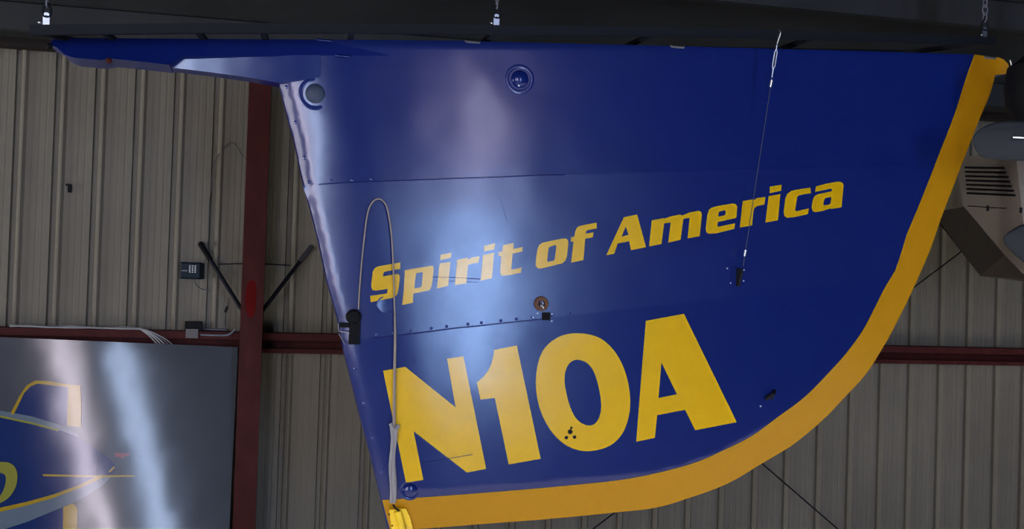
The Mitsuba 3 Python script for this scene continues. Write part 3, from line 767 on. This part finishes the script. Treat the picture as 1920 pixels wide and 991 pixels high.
for k in range(5):
    off = lambda: rng.uniform(-.006, .006)
    Yk = gy + .01 + .012 * k
    pts = []
    for x in np.linspace(18, 262, 9):
        p_ = at(x, 612, Yk)
        pts.append([p_[0], Yk + off(), gz1 + .006 + abs(off()) * (1 + k * .4)])
    e = at(266 + 3 * k, 620, Yk)
    pts += [[e[0], gy - .012 - .002 * k, gz1 + .004], [e[0] + .07 + .012 * k, gy - .016, gz1 - .05], [e[0] + .14 + .02 * k, gy - .014, gz1 - .13]]
    part(wb, 'wire', tube(spline(pts, 3), .0055 if k < 3 else .004, 6), 'wire_white' if k != 3 else 'cable_grey', smooth=50)
cdt = thing('conduit', 'pale bent conduit on the girt beside the junction box', 'conduit')
z_ = gz1 + .012
pts = [at(380, 616, gy + .12), at(400, 617, gy + .12), at(425, 618, gy + .12)]
part(cdt, 'upper_run', tube([[p_[0], gy + .12, z_] for p_ in pts], .008, 8), 'cable_grey', smooth=50)
pts = [at(376, 627, gy - .012), at(400, 628, gy - .012), at(424, 628, gy - .012), at(434, 624, gy - .012), at(441, 617, gy - .012)]
part(cdt, 'lower_run', tube(spline(pts, 4), .009, 8), 'cable_grey', smooth=50)

# cross bracing of the right bay
for (x0, y0, x1, y1), lab in (((1040, 1045, 1900, 398), 'thin dark bracing rod rising to the right behind the yellow edge'), ((1250, 714, 1660, 1068), 'thin dark bracing rod falling to the right below the yellow edge')):
    cr_ = thing('bracing_rod', lab, 'rod')
    d_ = .215 if x0 < 1200 else .24
    part(cr_, 'rod', tube([w(x0, y0, d_), w(x1, y1, d_)], .006, 8), 'black_steel', smooth=50)

# ================================================================== the nacelle at the right edge
ng = thing('engine_nacelle', 'dim beige engine cowling with louvres and grey blades at the right of the yellow edge', 'engine')
A = lambda px, py, Y: at(px, py, Y)
upper = hull([A(1790, 292, 6.6), A(1800, 352, 6.5), A(1806, 385, 6.45), A(1840, 412, 6.3), A(1884, 477, 6.0), A(1930, 520, 5.8), A(2060, 560, 5.6), A(2060, 290, 5.6), A(1905, 292, 5.9), A(1800, 292, 7.2), A(2060, 290, 7.2), A(2060, 540, 7.2), A(1850, 470, 7.2)])
part(ng, 'cowling', upper, 'cowl_beige', smooth=20)
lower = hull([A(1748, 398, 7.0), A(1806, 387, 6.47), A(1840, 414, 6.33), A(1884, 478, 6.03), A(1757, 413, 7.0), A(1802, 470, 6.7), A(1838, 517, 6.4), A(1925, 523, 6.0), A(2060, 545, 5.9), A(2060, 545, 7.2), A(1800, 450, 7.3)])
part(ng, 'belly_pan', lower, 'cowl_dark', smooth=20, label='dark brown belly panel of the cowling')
fn_, fp_ = np.array(upper.face_normals), np.array(upper.triangles[:, 0])
def onface(px, py, off=.004):
    """The point of the convex cowling that the photograph shows at the pixel, raised by off."""
    d = ray(px, py)
    den = fn_ @ d
    t = np.where(den < -1e-9, ((fp_ - CAM) * fn_).sum(1) / np.minimum(den, -1e-9), -1e9)
    k = int(np.argmax(t))
    return CAM + d * t[k] + fn_[k] * off
for k in range(7):
    y = 312 + 8 * k
    p0, p1 = onface(1812 + .6 * k, y + 2, .003), onface(1884 + 3.4 * k, y + 3 + .5 * k, .003)
    part(ng, 'louvre', bar(p0, p1, .02, .013), 'black_matte')
for x, y in ((1853, 390), (1915, 394)):
    p0 = onface(x, y - 5, .003); p1 = onface(x, y + 5, .003)
    part(ng, 'latch', tube([p0, p1], .008, 8), 'black_matte')
part(ng, 'seam', tube([onface(1815, 386, .001), onface(1835, 387, .001), onface(1853, 389, .001), onface(1885, 390, .001), onface(1930, 391, .001)], .003, 6), 'black_matte')
# grey paddle blades and the black hub that carries them
def blade(px, Y0, Y1, t=.02):
    p = chaikin(px, 2)
    xs = p[:, 0]
    f = lambda x: Y0 + (Y1 - Y0) * (x - xs.min()) / (xs.max() - xs.min())
    c = p.mean(0)
    out = []
    for s, dy in ((1.0, 0), (.97, -t * .6), (.88, -t)):
        out += [A(*(c + (q - c) * s), f(q[0]) + dy) for q in p]
    out += [A(*q, f(q[0]) + t * .4) for q in c + (p - c) * .96]
    return hull(out)
part(ng, 'blade', blade([(1822, 264), (1830, 247), (1850, 234), (1876, 226), (1930, 225), (2040, 228), (2040, 304), (1930, 302), (1870, 300), (1835, 293)], 5.35, 5.05), 'blade_grey', smooth=35, label='grey rounded blade')
part(ng, 'blade_rod', tube([A(1899, 257, 5.19), A(1990, 260, 5.06)], .009, 10), 'chrome', smooth=50, label='bright rod on the blade')
part(ng, 'blade', blade([(1876, 448), (1896, 430), (1925, 416), (2020, 420), (2020, 520), (1930, 500), (1900, 476)], 5.62, 5.4), 'blade_grey', smooth=35)
hubp = A(1965, 165, 5.35)
part(ng, 'hub', lathe([(0, -.25), (.16, -.22), (.22, -.12), (.235, 0), (.22, .12), (.12, .2), (.08, .28), (.08, roof_z(5.35) - hubp[2] - .03)], hubp, [0, 0, 1], 28), 'black_matte', smooth=40, label='black round hub above the blades')
